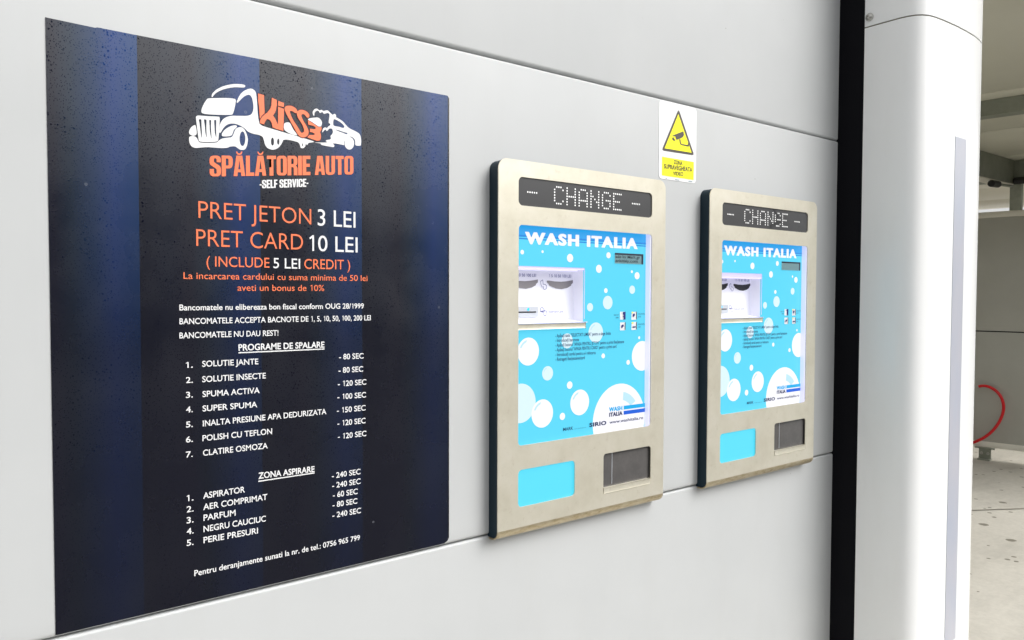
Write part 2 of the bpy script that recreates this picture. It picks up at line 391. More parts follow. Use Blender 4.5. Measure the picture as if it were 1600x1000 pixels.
IMP = {
 'O': (.53, [rrect(0, 0, .53, 1, .17, 5), rrect(.2, .13, .33, .87, .055, 4)]),
 'S': (.53, [[(0,.36),(0,.16),(.05,.05),(.16,0),(.37,0),(.48,.05),(.53,.16),(.53,.38),(.49,.49),(.40,.56),(.24,.66),(.2,.72),(.2,.83),(.23,.87),(.30,.87),(.33,.83),(.33,.68),(.53,.68),(.53,.84),(.48,.95),(.37,1),(.16,1),(.05,.95),(0,.84),(0,.66),(.04,.56),(.14,.48),(.29,.38),(.33,.32),(.33,.17),(.30,.13),(.23,.13),(.2,.17),(.2,.36)]]),
 'P': (.53, [[(0,0),(.2,0),(.2,.38),(.38,.38),(.48,.43),(.53,.54),(.53,.84),(.48,.95),(.38,1),(0,1)],[(.2,.52),(.30,.52),(.33,.56),(.33,.82),(.30,.86),(.2,.86)]]),
 'A': (.57, [[(0,0),(.19,0),(.21,.19),(.36,.19),(.38,0),(.57,0),(.43,1),(.14,1)],[(.23,.33),(.285,.78),(.34,.33)]]),
 'L': (.41, [[(0,0),(.41,0),(.41,.17),(.2,.17),(.2,1),(0,1)]]),
 'T': (.47, [[(.135,0),(.335,0),(.335,.83),(.47,.83),(.47,1),(0,1),(0,.83),(.135,.83)]]),
 'R': (.53, [[(0,0),(.2,0),(.2,.42),(.28,.42),(.33,.38),(.33,0),(.53,0),(.53,.36),(.5,.44),(.43,.49),(.5,.55),(.53,.62),(.53,.84),(.48,.95),(.38,1),(0,1)],[(.2,.57),(.30,.57),(.33,.61),(.33,.82),(.30,.86),(.2,.86)]]),
 'I': (.2, [[(0,0),(.2,0),(.2,1),(0,1)]]),
 'E': (.43, [[(0,0),(.43,0),(.43,.17),(.2,.17),(.2,.43),(.4,.43),(.4,.59),(.2,.59),(.2,.83),(.43,.83),(.43,1),(0,1)]]),
 'F': (.42, [[(0,0),(.2,0),(.2,.41),(.39,.41),(.39,.57),(.2,.57),(.2,.83),(.42,.83),(.42,1),(0,1)]]),
 'U': (.53, [[(0,1),(0,.16),(.05,.05),(.16,0),(.37,0),(.48,.05),(.53,.16),(.53,1),(.33,1),(.33,.17),(.30,.13),(.23,.13),(.2,.17),(.2,1)]]),
 'V': (.55, [[(.17,0),(.38,0),(.55,1),(.35,1),(.275,.35),(.2,1),(0,1)]]),
 'C': (.53, [[(.53,.40),(.53,.16),(.48,.05),(.37,0),(.16,0),(.05,.05),(0,.16),(0,.84),(.05,.95),(.16,1),(.37,1),(.48,.95),(.53,.84),(.53,.63),(.33,.63),(.33,.83),(.30,.87),(.23,.87),(.2,.83),(.2,.17),(.23,.13),(.30,.13),(.33,.17),(.33,.40)]]),
 '-': (.24, [[(0,.35),(.24,.35),(.24,.5),(0,.5)]]), ' ': (.17, []),
}
IMP['Ă'] = (.57, IMP['A'][1] + [[(.13,1.2),(.19,1.2),(.22,1.13),(.285,1.105),(.35,1.13),(.38,1.2),(.44,1.2),(.41,1.09),(.36,1.05),(.285,1.035),(.21,1.05),(.16,1.09)]])
def block_text(mb, text, x0, x1, z, h, y, mi=0, gap=.035, z1=None):
    sl = 0 if z1 is None else (z1 - z) / (x1 - x0)
    tot = sum(IMP[c][0] + gap for c in text) - gap; s_ = (x1 - x0) / tot; pen = 0
    for c in text:
        w_, loops = IMP[c]
        if loops: mb.flat([[(x0 + (p[0] + pen) * s_, z + p[1] * h + sl * (p[0] + pen) * s_) for p in lp] for lp in loops], y, mi)
        pen += w_ + gap

# ------------------------------------------------------------------ ground
g = MB(); gs = 400
g.add([(-gs, -gs, 0), (gs, -gs, 0), (gs, gs, 0), (-gs, gs, 0)], [(0, 1, 2, 3)])
tag(g.build('ground', 'concrete'), kind='structure', label='pale concrete yard and wash bay floor with dark damp spots')

M = mat('yard_paving', rough=.8, spec=.25); v = coords(M)
L(M, ramp(M, noise(M, v, 2.2, 8, .65), [(.3, (.085, .084, .082)), (.7, (.13, .128, .125))]), bsdf(M).inputs['Base Color'])
bump(M, noise(M, v, 80, 4), .3, .004)
g = MB(); g.box((-60, -60, -.05), (60, -.75, .006)); tag(g.build('yard', 'yard_paving'), kind='structure')

M = mat('leaf_green', rough=.7, spec=.2); v = coords(M)
L(M, ramp(M, noise(M, v, 1.5, 6), [(.3, (.03, .045, .02)), (.7, (.06, .085, .035))]), bsdf(M).inputs['Base Color'])
tl = MB(); rt = random.Random(3)
for i in range(46):
    cx_ = -52 + i * 2.7 + rt.uniform(-.8, .8); cy_ = -27 + rt.uniform(-2, 2); hh_ = rt.uniform(5.5, 8.5)
    for j in range(4):
        bm = bmesh.new(); bmesh.ops.create_icosphere(bm, subdivisions=3, radius=1)
        rx_ = rt.uniform(1.5, 2.4); o_ = Vector((cx_ + rt.uniform(-1, 1), cy_ + rt.uniform(-1, 1), hh_ * (.18 + .22 * j)))
        for q in bm.verts:
            k_ = 1 + .28 * math.sin(q.co.x * 7 + i + j) * math.sin(q.co.y * 6 + i) + .2 * math.sin(q.co.z * 9 + j * 2) + rt.uniform(-.1, .1)
            q.co = Vector((q.co.x * rx_ * k_, q.co.y * rx_ * k_, q.co.z * hh_ * .22 * k_)) + o_
            q.co.z = max(q.co.z, .0)
        tl.bm(bm)
tag(tl.build('unseen_treeline', 'leaf_green'), 'added dark row of trees behind the camera, out of view, dimming the low reflections', 'trees', kind='stuff')  # unseen; added to darken what the poster and wall reflect near the horizon

# ------------------------------------------------------------------ panel wall with openings for the two machines
X_END = 2.346
Z_UP, Z_LO = EYE + .4922, EYE - .508
DXM = .694                                  # from the first machine to the second
TP = .033                                   # how far the steel fronts stand off the wall
fl, fr_ = .961, 1.4795
HOLES = [(fl + .008, fr_ - .02), (fl + DXM + .008, fr_ + DXM - .02)]
HZ = (EYE - .479, EYE + .255)
wall = thing('panel_wall', 'light grey wall of wide horizontal insulated panels carrying the poster and both machines', 'wall', (0, 0, 0))
def panel(z0, z1, holes=()):
    r, gp, back = .0085, .0013, .03
    bot = [(back, z0 + gp)] + [(r - r * sin(a), z0 + gp + r - r * cos(a)) for a in [pi/2 * k / 6 for k in range(7)]]
    bot[1] = (r, z0 + gp)
    q_ = .005
    top = [(q_ - q_ * cos(a), z1 - gp - q_ + q_ * sin(a)) for a in [pi/2 * k / 6 for k in range(7)]] + [(back, z1 - gp)]
    mid = [(0, z) for z in HZ] if holes else []
    prof = bot + mid + top
    xs = [-2.6] + [q for h in holes for q in h] + [X_END]
    mb = MB()
    for i in range(len(xs) - 1):
        if holes and i % 2 == 1:
            kb = len(bot)
            mb.strip(prof[:kb + 1], 'x', xs[i], xs[i+1]); mb.strip(prof[kb + 1:], 'x', xs[i], xs[i+1])
        else: mb.strip(prof, 'x', xs[i], xs[i+1])
    mb.f = [f[::-1] for f in mb.f]
    return mb.build('panel', 'panel_paint', wall, 60)
panel(.02, Z_LO); panel(Z_LO, Z_UP, HOLES); panel(Z_UP, Z_UP + 1.0); panel(Z_UP + 1.0, Z_UP + 1.5)
mb = MB(); mb.box((-2.6, .20, 0), (X_END, .24, Z_UP + 1.48))
for z in (Z_LO, Z_UP): mb.box((-2.6, .026, z - .02), (X_END, .10, z + .02))
mb.build('backing', 'joint_black', wall)

# ------------------------------------------------------------------ poster
PO = .0012
post = thing('poster', 'large dark navy price poster with white truck emblem and white and orange lettering', 'poster', (PX0, 0, Z_LO))
pl_, pr_ = .1685, .861; pt = EYE + .395; pb = Z_LO + .006
outl = [(pl_, pb), (pr_ - .012, pb), (pr_ - .0035, pb + .004), (pr_, pb + .010), (pr_, pt - .005), (pr_ - .004, pt), (.235, pt), (.232, pt - .0012), (pl_, pt)]
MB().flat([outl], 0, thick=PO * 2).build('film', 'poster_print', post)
def line(name, mats=('print_white', 'print_orange')):
    return MB(), name, list(mats)
def emit_part(t, parent): return t[0].build(t[1], t[2], parent)
t = MB(); a = Q('z1', 300, 737, PO); b = Q('z1', 1298, 723, PO); h = Q('z1', 300, 592, PO)[1] - a[1]
block_text(t, 'SPĂLĂTORIE AUTO', a[0], b[0], a[1], h, -PO - .0006, z1=b[1])
t.build('title_lettering', 'print_orange', post)
t = MB(); a = Q('z1', 647, 820, PO); b = Q('z1', 985, 808, PO); h = Q('z1', 647, 762, PO)[1] - a[1]
block_text(t, '-SELF SERVICE-', a[0], b[0], a[1], h, -PO - .0006, z1=b[1])
t.build('subtitle_lettering', 'print_white', post)
PL = [
 ('price_line', 'z2', [('PRET JETON', 222, 180, 1005, 226, 62, -.006, 1), ('3 LEI', 1050, 232, 1312, 248, 120, .002, 0)]),
 ('price_line', 'z2', [('PRET CARD', 207, 375, 948, 402, 257, -.006, 1), ('10 LEI', 993, 408, 1327, 420, 300, .002, 0)]),
 ('price_line', 'z2', [('( INCLUDE', 278, 517, 715, 525, 446, .002, 1), ('5 LEI', 742, 528, 928, 533, 458, .004, 0), ('CREDIT )', 957, 533, 1275, 538, 465, .002, 1)]),
 ('bonus_line', 'z2', [('La incarcarea cardului cu suma minima de 50 lei', 118, 603, 1395, 618, 557, .003, 1)]),
 ('bonus_line', 'z2', [('aveti un bonus de 10%', 493, 686, 1095, 687, 642, .003, 1)]),
 ('notice_line', 'z2', [('Bancomatele nu elibereaza bon fiscal conform OUG 28/1999', 90, 822, 1370, 808, 782, .014, 0)]),
 ('notice_line', 'z2', [('BANCOMATELE ACCEPTA BACNOTE DE 1, 5, 10, 50, 100, 200 LEI', 90, 918, 1418, 890, 878, .014, 0)]),
 ('notice_line', 'z3', [('BANCOMATELE NU DAU REST!', 90, 83, 777, 63, 43, .014, 0)]),
 ('section_heading', 'z3', [('PROGRAME DE SPALARE', 500, 168, 1097, 146, 125, .022, 0)]),
 ('section_heading', 'z4', [('ZONA ASPIRARE', 638, 213, 1028, 165, 172, .022, 0)]),
 ('phone_line', 'z4', [('Pentru deranjamente sunati la nr. de tel.: 0756 965 799', 193, 890, 1343, 637, 850, .012, 0)]),
]
rows = [('1.', 'SOLUTIE JANTE', 248, 280, 638, 262, 288, '- 80 SEC', 1198, 1368, 222),
 ('2.', 'SOLUTIE INSECTE', 248, 387, 690, 360, 393, '- 80 SEC', 1195, 1365, 313),
 ('3.', 'SPUMA ACTIVA', 250, 490, 647, 462, 496, '- 120 SEC', 1190, 1387, 403),
 ('4.', 'SUPER SPUMA', 250, 590, 630, 560, 598, '- 100 SEC', 1187, 1385, 492),
 ('5.', 'INALTA PRESIUNE APA DEDURIZATA', 252, 694, 1110, 608, 702, '- 150 SEC', 1183, 1382, 582),
 ('6.', 'POLISH CU TEFLON', 250, 796, 733, 746, 806, '- 120 SEC', 1187, 1382, 671),
 ('7.', 'CLATIRE OSMOZA', 253, 898, 703, 846, 910, '- 120 SEC', 1190, 1387, 760)]
rows2 = [('1.', 'ASPIRATOR', 255, 352, 545, 306, 370, '- 240 SEC', 1148, 1347, 180),
 ('2.', 'AER COMPRIMAT', 255, 430, 700, 357, 447, '- 240 SEC', 1150, 1347, 247),
 ('3.', 'PARFUM', 257, 505, 480, 468, 523, '- 60 SEC', 1155, 1327, 317),
 ('4.', 'NEGRU CAUCIUC', 257, 583, 690, 508, 600, '- 80 SEC', 1153, 1325, 384),
 ('5.', 'PERIE PRESURI', 257, 660, 635, 592, 680, '- 240 SEC', 1152, 1350, 450)]
for fr, rs, x0n, x1n, ch in (('z3', rows, 135, 183, 40), ('z4', rows2, 140, 188, 41)):
    for (nm, tx, xl, yl, xr, yr, yn, du, dl, dr_, dy) in rs:
        sl = (yr - yl) / (xr - xl)
        PL.append(('service_row', fr, [(nm, x0n, yn, x1n, yn + sl * 48, yn - ch, .014, 0), (tx, xl, yl, xr, yr, yl - ch, .014, 0),
                                       (du, dl, dy - sl * (dr_ - dl) , dr_, dy, dy - sl * (dr_ - dl) - 37, .014, 0)]))
for nm, fr, segs in PL:
    t = MB()
    for (tx, xl, yl, xr, yr, top, w, mi) in segs: ftext(t, fr, tx, xl, yl, xr, yr, top, PO, w, mi)
    if nm == 'section_heading':
        tx, xl, yl, xr, yr, top, w, mi = segs[0]
        a = Q(fr, xl, yl + 9, PO); b = Q(fr, xr, yr + 9, PO); z = (a[1] + b[1]) / 2
        t.flat([[(a[0], z - .0019), (b[0], z - .0019), (b[0], z), (a[0], z)]], -PO - .0006)
    t.build(nm, ['print_white', 'print_orange'], post)
# truck emblem
def LA(*p): return [Q('la', x, y, PO) for x, y in p]
def LB(*p): return [Q('lb', x, y, PO) for x, y in p]
def LC(*p): return [Q('lc', x, y, PO) for x, y in p]
def el(fr, x, y, rx, ry): return [Q(fr, x + rx*cos(2*pi*k/24), y + ry*sin(2*pi*k/24), PO) for k in range(24)]
W_ = []
W_.append([smooth(LA((380,215),(385,185),(430,135),(500,95),(580,68),(680,53),(780,58),(817,75),(805,95),(770,98),(680,95),(590,108),(500,135),(430,175),(390,222)))])
W_.append([smooth(LA((245,400),(255,360),(285,300),(318,252),(345,240),(450,236),(580,236),(670,245),(692,262),(690,300),(672,390),(655,438),(635,453),(520,455),(380,450),(280,440),(250,425)))])
W_.append([smooth(LA((175,495),(185,470),(215,463),(330,472),(460,478),(482,492),(482,560),(475,680),(467,770),(455,795),(420,805),(330,808),(245,805),(215,790),(205,740),(190,620))),
  smooth(LA((212,518),(230,513),(245,520),(248,600),(252,680),(250,740),(245,745),(232,650),(222,570))),
  smooth(LA((280,520),(300,516),(312,528),(310,620),(315,735),(312,745),(298,690),(290,600))),
  smooth(LA((348,528),(362,523),(372,530),(370,620),(378,750),(374,755),(358,680),(352,600))),
  smooth(LA((412,530),(425,522),(438,532),(437,640),(440,730),(436,742),(422,690),(416,610)))])
W_.append([smooth(LA((85,690),(92,650),(120,610),(165,588),(180,640),(185,690),(175,715),(140,728),(105,715)))])
W_.append([smooth(LA((85,760),(92,740),(120,732),(160,735),(185,755),(205,790),(230,814),(330,820),(440,814),(475,787),(520,762),(590,752),(640,742),(665,700),(685,650),(715,622),(760,614),(800,637),(833,700),(850,770),(840,850),(815,900),(780,912),(745,905),(715,885),(680,865),(620,868),(570,885),(470,885),(330,875),(240,880),(170,885),(120,865),(92,820))), el('la', 780, 765, 38, 95)])
W_.append([smooth(LA((512,712),(520,685),(560,640),(620,605),(680,590),(708,600),(700,620),(670,650),(655,690),(640,720),(600,733),(540,735),(515,728)))])
W_.append([smooth(LA((705,290),(715,260),(745,200),(790,150),(850,120),(900,115),(940,140),(960,190),(970,300),(978,420),(990,520),(1010,575),(1060,605)) +
   LB((300,672),(520,737),(700,790),(900,850),(1062,905),(970,925),(950,955),(935,962),(918,945),(905,990),(870,1018),(830,1010),(812,955),(780,915),(700,890),(600,870),(525,875)) +
   LA((1310,785),(1290,830),(1250,880),(1200,905),(1150,905),(1100,880),(1070,830),(1055,770),(1035,735),(990,715),(900,695),(850,670),(800,625),(740,590),(680,570),(620,570),(570,590),(530,630),(500,680),(480,688),(480,640),(487,580),(520,520),(570,485),(640,467),(740,467),(830,468),(890,450),(918,400),(922,330),(905,240),(880,200),(845,195),(790,225),(740,275),(715,297)), 3),
   el('la', 1171, 803, 20, 52), el('la', 1246, 803, 14, 40), el('lb', 860, 960, 8, 25)])
W_.append([smooth(LC((240,752),(340,768),(360,795),(540,830),(575,825),(580,800),(560,765),(700,788),(748,795),(750,745),(780,690),(830,655),(880,655),(925,690),(942,740),(948,800),(1025,808),(1040,790),(1045,720),(1035,650),(1010,600),(950,560),(850,510),(800,470),(730,390),(650,335),(612,315),(608,275),(580,255),(550,270),(500,230),(460,195),(390,205),(360,185),(320,195),(280,165),(235,175),(205,220),(210,270),(230,290),(240,230),(280,200),(310,210),(330,240),(370,225),(400,255),(460,240),(490,255),(495,300),(480,405),(505,425),(510,450),(480,470),(450,500),(420,490),(385,510),(370,560),(378,578),(400,545),(430,530),(450,555),(490,515),(530,510),(550,540),(550,590),(515,640),(520,680),(500,700),(450,710),(430,725),(445,752)), 3),
   smooth(LC((566,362),(590,350),(650,380),(710,420),(750,470),(735,500),(660,480),(566,455))), smooth(LC((605,528),(640,537),(740,570),(805,588),(790,608),(740,590),(640,552)))])
W_.append([el('lc', 840, 765, 84, 110)])
W_.append([smooth(LB((535,650),(540,600),(570,575),(640,580),(700,690),(770,790),(690,782),(600,742),(550,700)))])
W_.append([smooth(LB((955,515),(1100,485),(1160,505),(1195,560),(1190,620),(1150,655),(1050,590)))])
t = MB()
for lp in W_: t.flat(lp, -PO - .0006)
O_ = [LB((88,68),(190,100),(192,200),(200,410),(150,455),(118,510),(105,300),(90,200)),
  LB((437,200),(535,235),(533,305),(435,280)),
  LB((325,145),(410,180),(412,260),(398,350),(380,400),(345,450),(385,510),(410,565),(428,602),(435,590),(435,300),(535,335),(530,560),(522,718),(420,690),(340,655),(325,590),(310,550),(280,520),(245,510),(215,545),(200,575),(190,605),(122,585),(125,530),(160,470),(200,435),(250,400),(300,330),(318,280),(322,250)),
  smooth(LB((555,370),(550,310),(590,285),(660,285),(730,320),(768,375),(745,412),(690,380),(650,370),(640,400),(690,520),(780,660),(830,745),(870,745),(885,700),(850,600),(780,490),(760,400),(800,360),(860,355),(930,385),(975,440),(965,485),(935,485),(890,435),(850,430),(838,460),(870,540),(930,640),(962,720),(950,790),(890,830),(830,825),(780,780),(720,680),(620,500))),
  LB((950,530),(1020,575),(1140,655),(1185,650),(1190,690),(1175,715),(1160,740),(1172,770),(1178,820),(1172,860),(1150,885),(1110,890),(1020,860),(940,830),(980,790),(1040,792),(1068,782),(1066,765),(1030,745),(985,735),(990,680),(1060,692),(1085,680),(1085,655),(1050,630),(960,610))]
def grow(lp, e):
    cx = sum(p[0] for p in lp) / len(lp); n = len(lp); ar = sum(lp[i-1][0]*lp[i][1]-lp[i][0]*lp[i-1][1] for i in range(n)); s_ = 1 if ar > 0 else -1
    out = []
    for i in range(n):
        a, b, c_ = Vector(lp[i-1]), Vector(lp[i]), Vector(lp[(i+1) % n])
        t_ = ((b-a).normalized() + (c_-b).normalized())
        if t_.length < 1e-6: t_ = (c_ - b)
        t_.normalize(); out.append((b.x + t_.y * e * s_, b.y - t_.x * e * s_))
    return out
for i, lp in enumerate(O_):
    t.flat([grow(lp, .0012)], -PO - .0008 - .00003 * i, 2)
    t.flat([lp], -PO - .0013, 1)
t.build('truck_emblem', ['print_white', 'print_orange', 'print_maroon'], post)

# ------------------------------------------------------------------ warning sticker
SO = .0008
stk = thing('warning_sticker', 'white sticker with yellow camera warning triangle above the nearer machine', 'sticker', (1.563, 0, EYE + .39))
MB().flat([rrect(1.490, EYE + .2925, 1.6365, EYE + .488, .011)], 0, thick=SO * 2).build('sheet', 'sticker_white', stk)
t = MB()
def WQ(*p): return [Q('w', x, y, SO) for x, y in p]
def tri(pts, r):
    out = []
    for i in range(3):
        a, b, c_ = Vector(pts[i-1]), Vector(pts[i]), Vector(pts[(i+1) % 3])
        p, q = b + (a-b).normalized()*r, b + (c_-b).normalized()*r
        out += [tuple(p.lerp(b, .0)), tuple((p*.25 + b*.5 + q*.25)), tuple(q)]
    return out
t.flat([tri(WQ((354, 236), (198, 618), (498, 664)), .008)], -SO - .0005, 0)
t.flat([WQ((350, 285), (224, 598), (472, 640))], -SO - .0010, 1)
zt, zb = Q('w', 203, 675, SO)[1], Q('w', 200, 847, SO)[1]; xa, xb = Q('w', 201, 760, SO)[0], Q('w', 493, 790, SO)[0]
t.flat([[(xa, zb), (xb, zb), (xb, zt), (xa, zt)]], -SO - .0005, 1)
def WD(*p): return [Q('wd', x, y, SO) for x, y in p]
for lp in (WD((340,750),(600,645),(615,720),(600,765),(550,800),(450,840),(430,800),(425,765),(400,758),(370,758)), WD((350,800),(380,775),(400,820),(430,845),(395,865),(360,840)),
           WD((508,822),(532,822),(548,905),(562,930),(700,952),(708,900),(728,960),(716,990),(545,948),(528,925))):
    t.flat([lp], -SO - .0015, 0)
for tx, xl, yl, xr, yr, top in (('ZONA', 308, 745, 388, 752, 709), ('SUPRAVEGHEATA', 218, 782, 477, 816, 741), ('VIDEO', 302, 845, 395, 853, 811)):
    ftext(t, 'w', tx, xl, yl, xr, yr, top, SO, .013, 0, .0012)
for xl, xr, y in ((235, 245, 876), (320, 360, 888), (445, 480, 903)):
    a = Q('w', xl, y, SO); b = Q('w', xr, y, SO); t.flat([[(a[0], a[1]), (b[0], a[1]), (b[0], a[1] + .0016), (a[0], a[1] + .0016)]], -SO - .0005, 2)
t.build('warning_print', ['sticker_ink', 'sticker_yellow', 'lcd_grey'], stk)

# ------------------------------------------------------------------ change machine
FT, FB = EYE + .2812, EYE - .5135            # top and lowest edge of the steel front
CUR = .02
SCR, BK = .016, -.019                        # screen sheet stands 16 mm off the wall, inlet back 19 mm inside it
LEDO = .0303
mach = thing('change_machine', 'nearer steel token machine between the poster and the yellow camera sticker, with grey note slots', 'token machine', ((fl + fr_) / 2, 0, FB), 'token machines on the wall')
a = P(810.4, 280, TP); led_x0 = a[0]; led_x1 = P(1019.2, 310, TP)[0]
led_z1 = Q('s5', 335, 250, TP)[1]; led_z0 = Q('s5', 335, 449, TP)[1]
scr_x0, scr_x1 = P(810.2, 500, TP)[0], P(1018.0, 500, TP)[0]
scr_z1, scr_z0 = P(813, 351.0, TP)[1], P(814.4, 696.4, TP)[1]
cy_x0, cy_x1 = P(809.6, 760, TP)[0], P(898.2, 750, TP)[0]; cy_z1, cy_z0 = P(813, 734.4, TP)[1], P(813, 792.6, TP)[1]
dk_x0, dk_x1 = P(942.8, 740, TP)[0], P(1016.6, 730, TP)[0]; dk_z1, dk_z0 = P(1014.8, 696.8, TP)[1], P(944, 771.9, TP)[1]
led_r = rrect(led_x0, led_z0, led_x1, led_z1, .011); scr_r = rrect(scr_x0, scr_z0, scr_x1, scr_z1, .009)
cy_r = rrect(cy_x0, cy_z0, cy_x1, cy_z1, .010); dk_r = rrect(dk_x0, dk_z0, dk_x1, dk_z1, .008)
out_r = rrect(fl, FB + CUR, fr_, FT, .022, 8, (0, 0, 1, 1))
TH = .0024
fp = MB(); fp.flat([out_r, led_r, scr_r, cy_r, dk_r], -TP + TH / 2, thick=TH)
arc = [(-TP + CUR - CUR*cos(q), FB + CUR - CUR*sin(q)) for q in [pi/2*k/8 for k in range(9)]]
arc_i = [(-TP + CUR - (CUR-TH)*cos(q), FB + CUR - (CUR-TH)*sin(q)) for q in [pi/2*k/8 for k in range(9)]]
loop = arc + [(-.001, FB), (-.001, FB + TH)] + arc_i[::-1]
fp.build('front_plate', 'stainless_steel', mach, 30)
lip = MB(); n = len(loop)
lip.add([(fl, p[0], p[1]) for p in loop] + [(fr_, p[0], p[1]) for p in loop], [(i, (i+1) % n, n+(i+1) % n, n+i) for i in range(n)])
for s_ in (0, 1):   # end faces as quads between the two arcs
    x = fl if s_ == 0 else fr_; o = arc + [(-.001, FB)]; q = arc_i + [(-.001, FB + TH)]
    lip.add([(x, *p) for p in o] + [(x, *p) for p in q], [(i, i+1, len(o)+i+1, len(o)+i) for i in range(len(o)-1)])
lip.build('bottom_lip', 'stained_steel', mach, 30)
# painted side cover behind the steel front
bm = bmesh.new(); bmesh.ops.create_cube(bm, size=1)
A_, B_ = (fl + .0015, -TP + TH, FB + TH + .001), (fr_ - .0015, .004, FT - .0015)
for q in bm.verts: q.co = Vector([A_[i] + (q.co[i] + .5) * (B_[i] - A_[i]) for i in range(3)])
eg = [e for e in bm.edges if all(abs(q.co.z - B_[2]) < 1e-6 for q in e.verts) and abs(e.verts[0].co.x - e.verts[1].co.x) < 1e-6]
bmesh.ops.bevel(bm, geom=eg, offset=.0215, segments=7, affect='EDGES', profile=.5)
eg = [e for e in bm.edges if all(abs(q.co.z - A_[2]) < 1e-6 and abs(q.co.y - A_[1]) < 1e-6 for q in e.verts)]
bmesh.ops.bevel(bm, geom=eg, offset=CUR - TH, segments=6, affect='EDGES', profile=.5)
bmesh.ops.delete(bm, geom=[f for f in bm.faces if abs(f.normal.y) > .99], context='FACES')
t = MB(); t.bm(bm); t.build('side_cover', 'navy_cover', mach, 40)
# dark cabinet let into the wall
t = MB(); hx0, hx1 = HOLES[0]
t.box((hx0 - .002, .055, HZ[0] - .002), (hx1 + .002, .06, HZ[1] + .002))
for q in (hx0, hx1): t.box((q - .004, -TP + TH + .001, HZ[0]), (q + .004, .055, HZ[1]))
t.box((hx0, -TP + TH + .001, HZ[0] - .004), (hx1, .055, HZ[0] + .004)); t.box((hx0, -TP + TH + .001, HZ[1] - .004), (hx1, .055, HZ[1] + .004))
t.build('cabinet', 'cabinet_black', mach)
# dot matrix display
led = MB().flat([rrect(led_x0 - .006, led_z0 - .006, led_x1 + .006, led_z1 + .006, .004)], -LEDO + .001, thick=.002).build('dot_display', 'led_glass', mach)
FONT = {'C': '.###. #...# #.... #.... #.... #...# .###.', 'H': '#...# #...# #...# ##### #...# #...# #...#', 'A': '.###. #...# #...# #...# ##### #...# #...#',
        'N': '#...# #...# ##..# #.#.# #..## #...# #...#', 'G': '.###. #...# #.... #.### #...# #...# .###.', 'E': '##### #.... #.... ####. #.... #.... #####', '-': '..... ..... ..... ##### ..... ..... .....'}
FONT['H'] = '#...# #...# #...# ##### #...# #...# #...#'
dots = MB(); cx0 = Q('s5', 562, 380, LEDO)[0]; cx1 = Q('s5', 1023, 420, LEDO)[0]; pit = (cx1 - cx0) / 34
czt = Q('s5', 592, 322, LEDO)[1]; czb = Q('s5', 592, 437, LEDO)[1]; pz = (czt - czb) / 6
for ch, c0 in [('C', 0), ('H', 6), ('A', 12), ('N', 18), ('G', 24), ('E', 30), ('-', -12.4), ('-', 40.4)]:
    for r_, row in enumerate(FONT[ch].split()):
        for k, q in enumerate(row):
            if q == '#': dots.flat([circ(cx0 + (c0 + k) * pit, czt - r_ * pz, pit * .32, 8)], -LEDO - .0004)
dots.build('lit_dots', 'led_dot', led)
# back-lit picture sheet with a cut-out for the note inlet
in_x1 = P(912.6, 460, SCR)[0]; in_x0 = fl + .014
in_z1 = P(905, 418.3, SCR)[1]; in_z0 = P(912.6, 503.5, SCR)[1]
vis_x1 = Q('s5', 1196, 700, SCR)[0]
inlet_r = [(in_x0, in_z0), (in_x1, in_z0), (in_x1, in_z1), (in_x0, in_z1)]
sx0, sx1, sz0, sz1 = scr_x0 - .012, vis_x1, scr_z0 - .004, scr_z1 + .012
sx0 = fl + .0125
screen = MB().flat([[(sx0, sz0), (sx1, sz0), (sx1, sz1), (sx0, sz1)], inlet_r], -SCR + .0015, thick=.003).build('screen', 'screen_cyan', mach)
YS = -SCR
# lit edge of the picture sheet, right and bottom
t = MB(); t.box((vis_x1 + .0002, -SCR + .002, sz0), (vis_x1 + .004, -TP + TH + .0006, sz1))
t.box((sx0, -SCR + .002, sz0 - .004), (vis_x1 + .004, -SCR - .006, sz0 - .0004)); t.build('screen_edge', 'screen_edge', mach)
hb = MB(); zb_ = (Q('s5', 313, 664, SCR)[1] + Q('s5', 1195, 709, SCR)[1]) / 2
hb.flat([[(sx0, zb_), (sx1, zb_), (sx1, sz1), (sx0, sz1)]], YS - .0003, 0)
hb.flat([[(sx0, zb_ - .0075), (sx1, zb_ - .0075), (sx1, zb_ - .0045), (sx0, zb_ - .0045)]], YS - .0003, 1)
hb.flat([[(sx0, zb_ - .0025), (sx1, zb_ - .0025), (sx1, zb_ + .002), (sx0, zb_ + .002)]], YS - .0006, 1)
hb.build('header_band', ['screen_blue', 'screen_stripe'], screen)
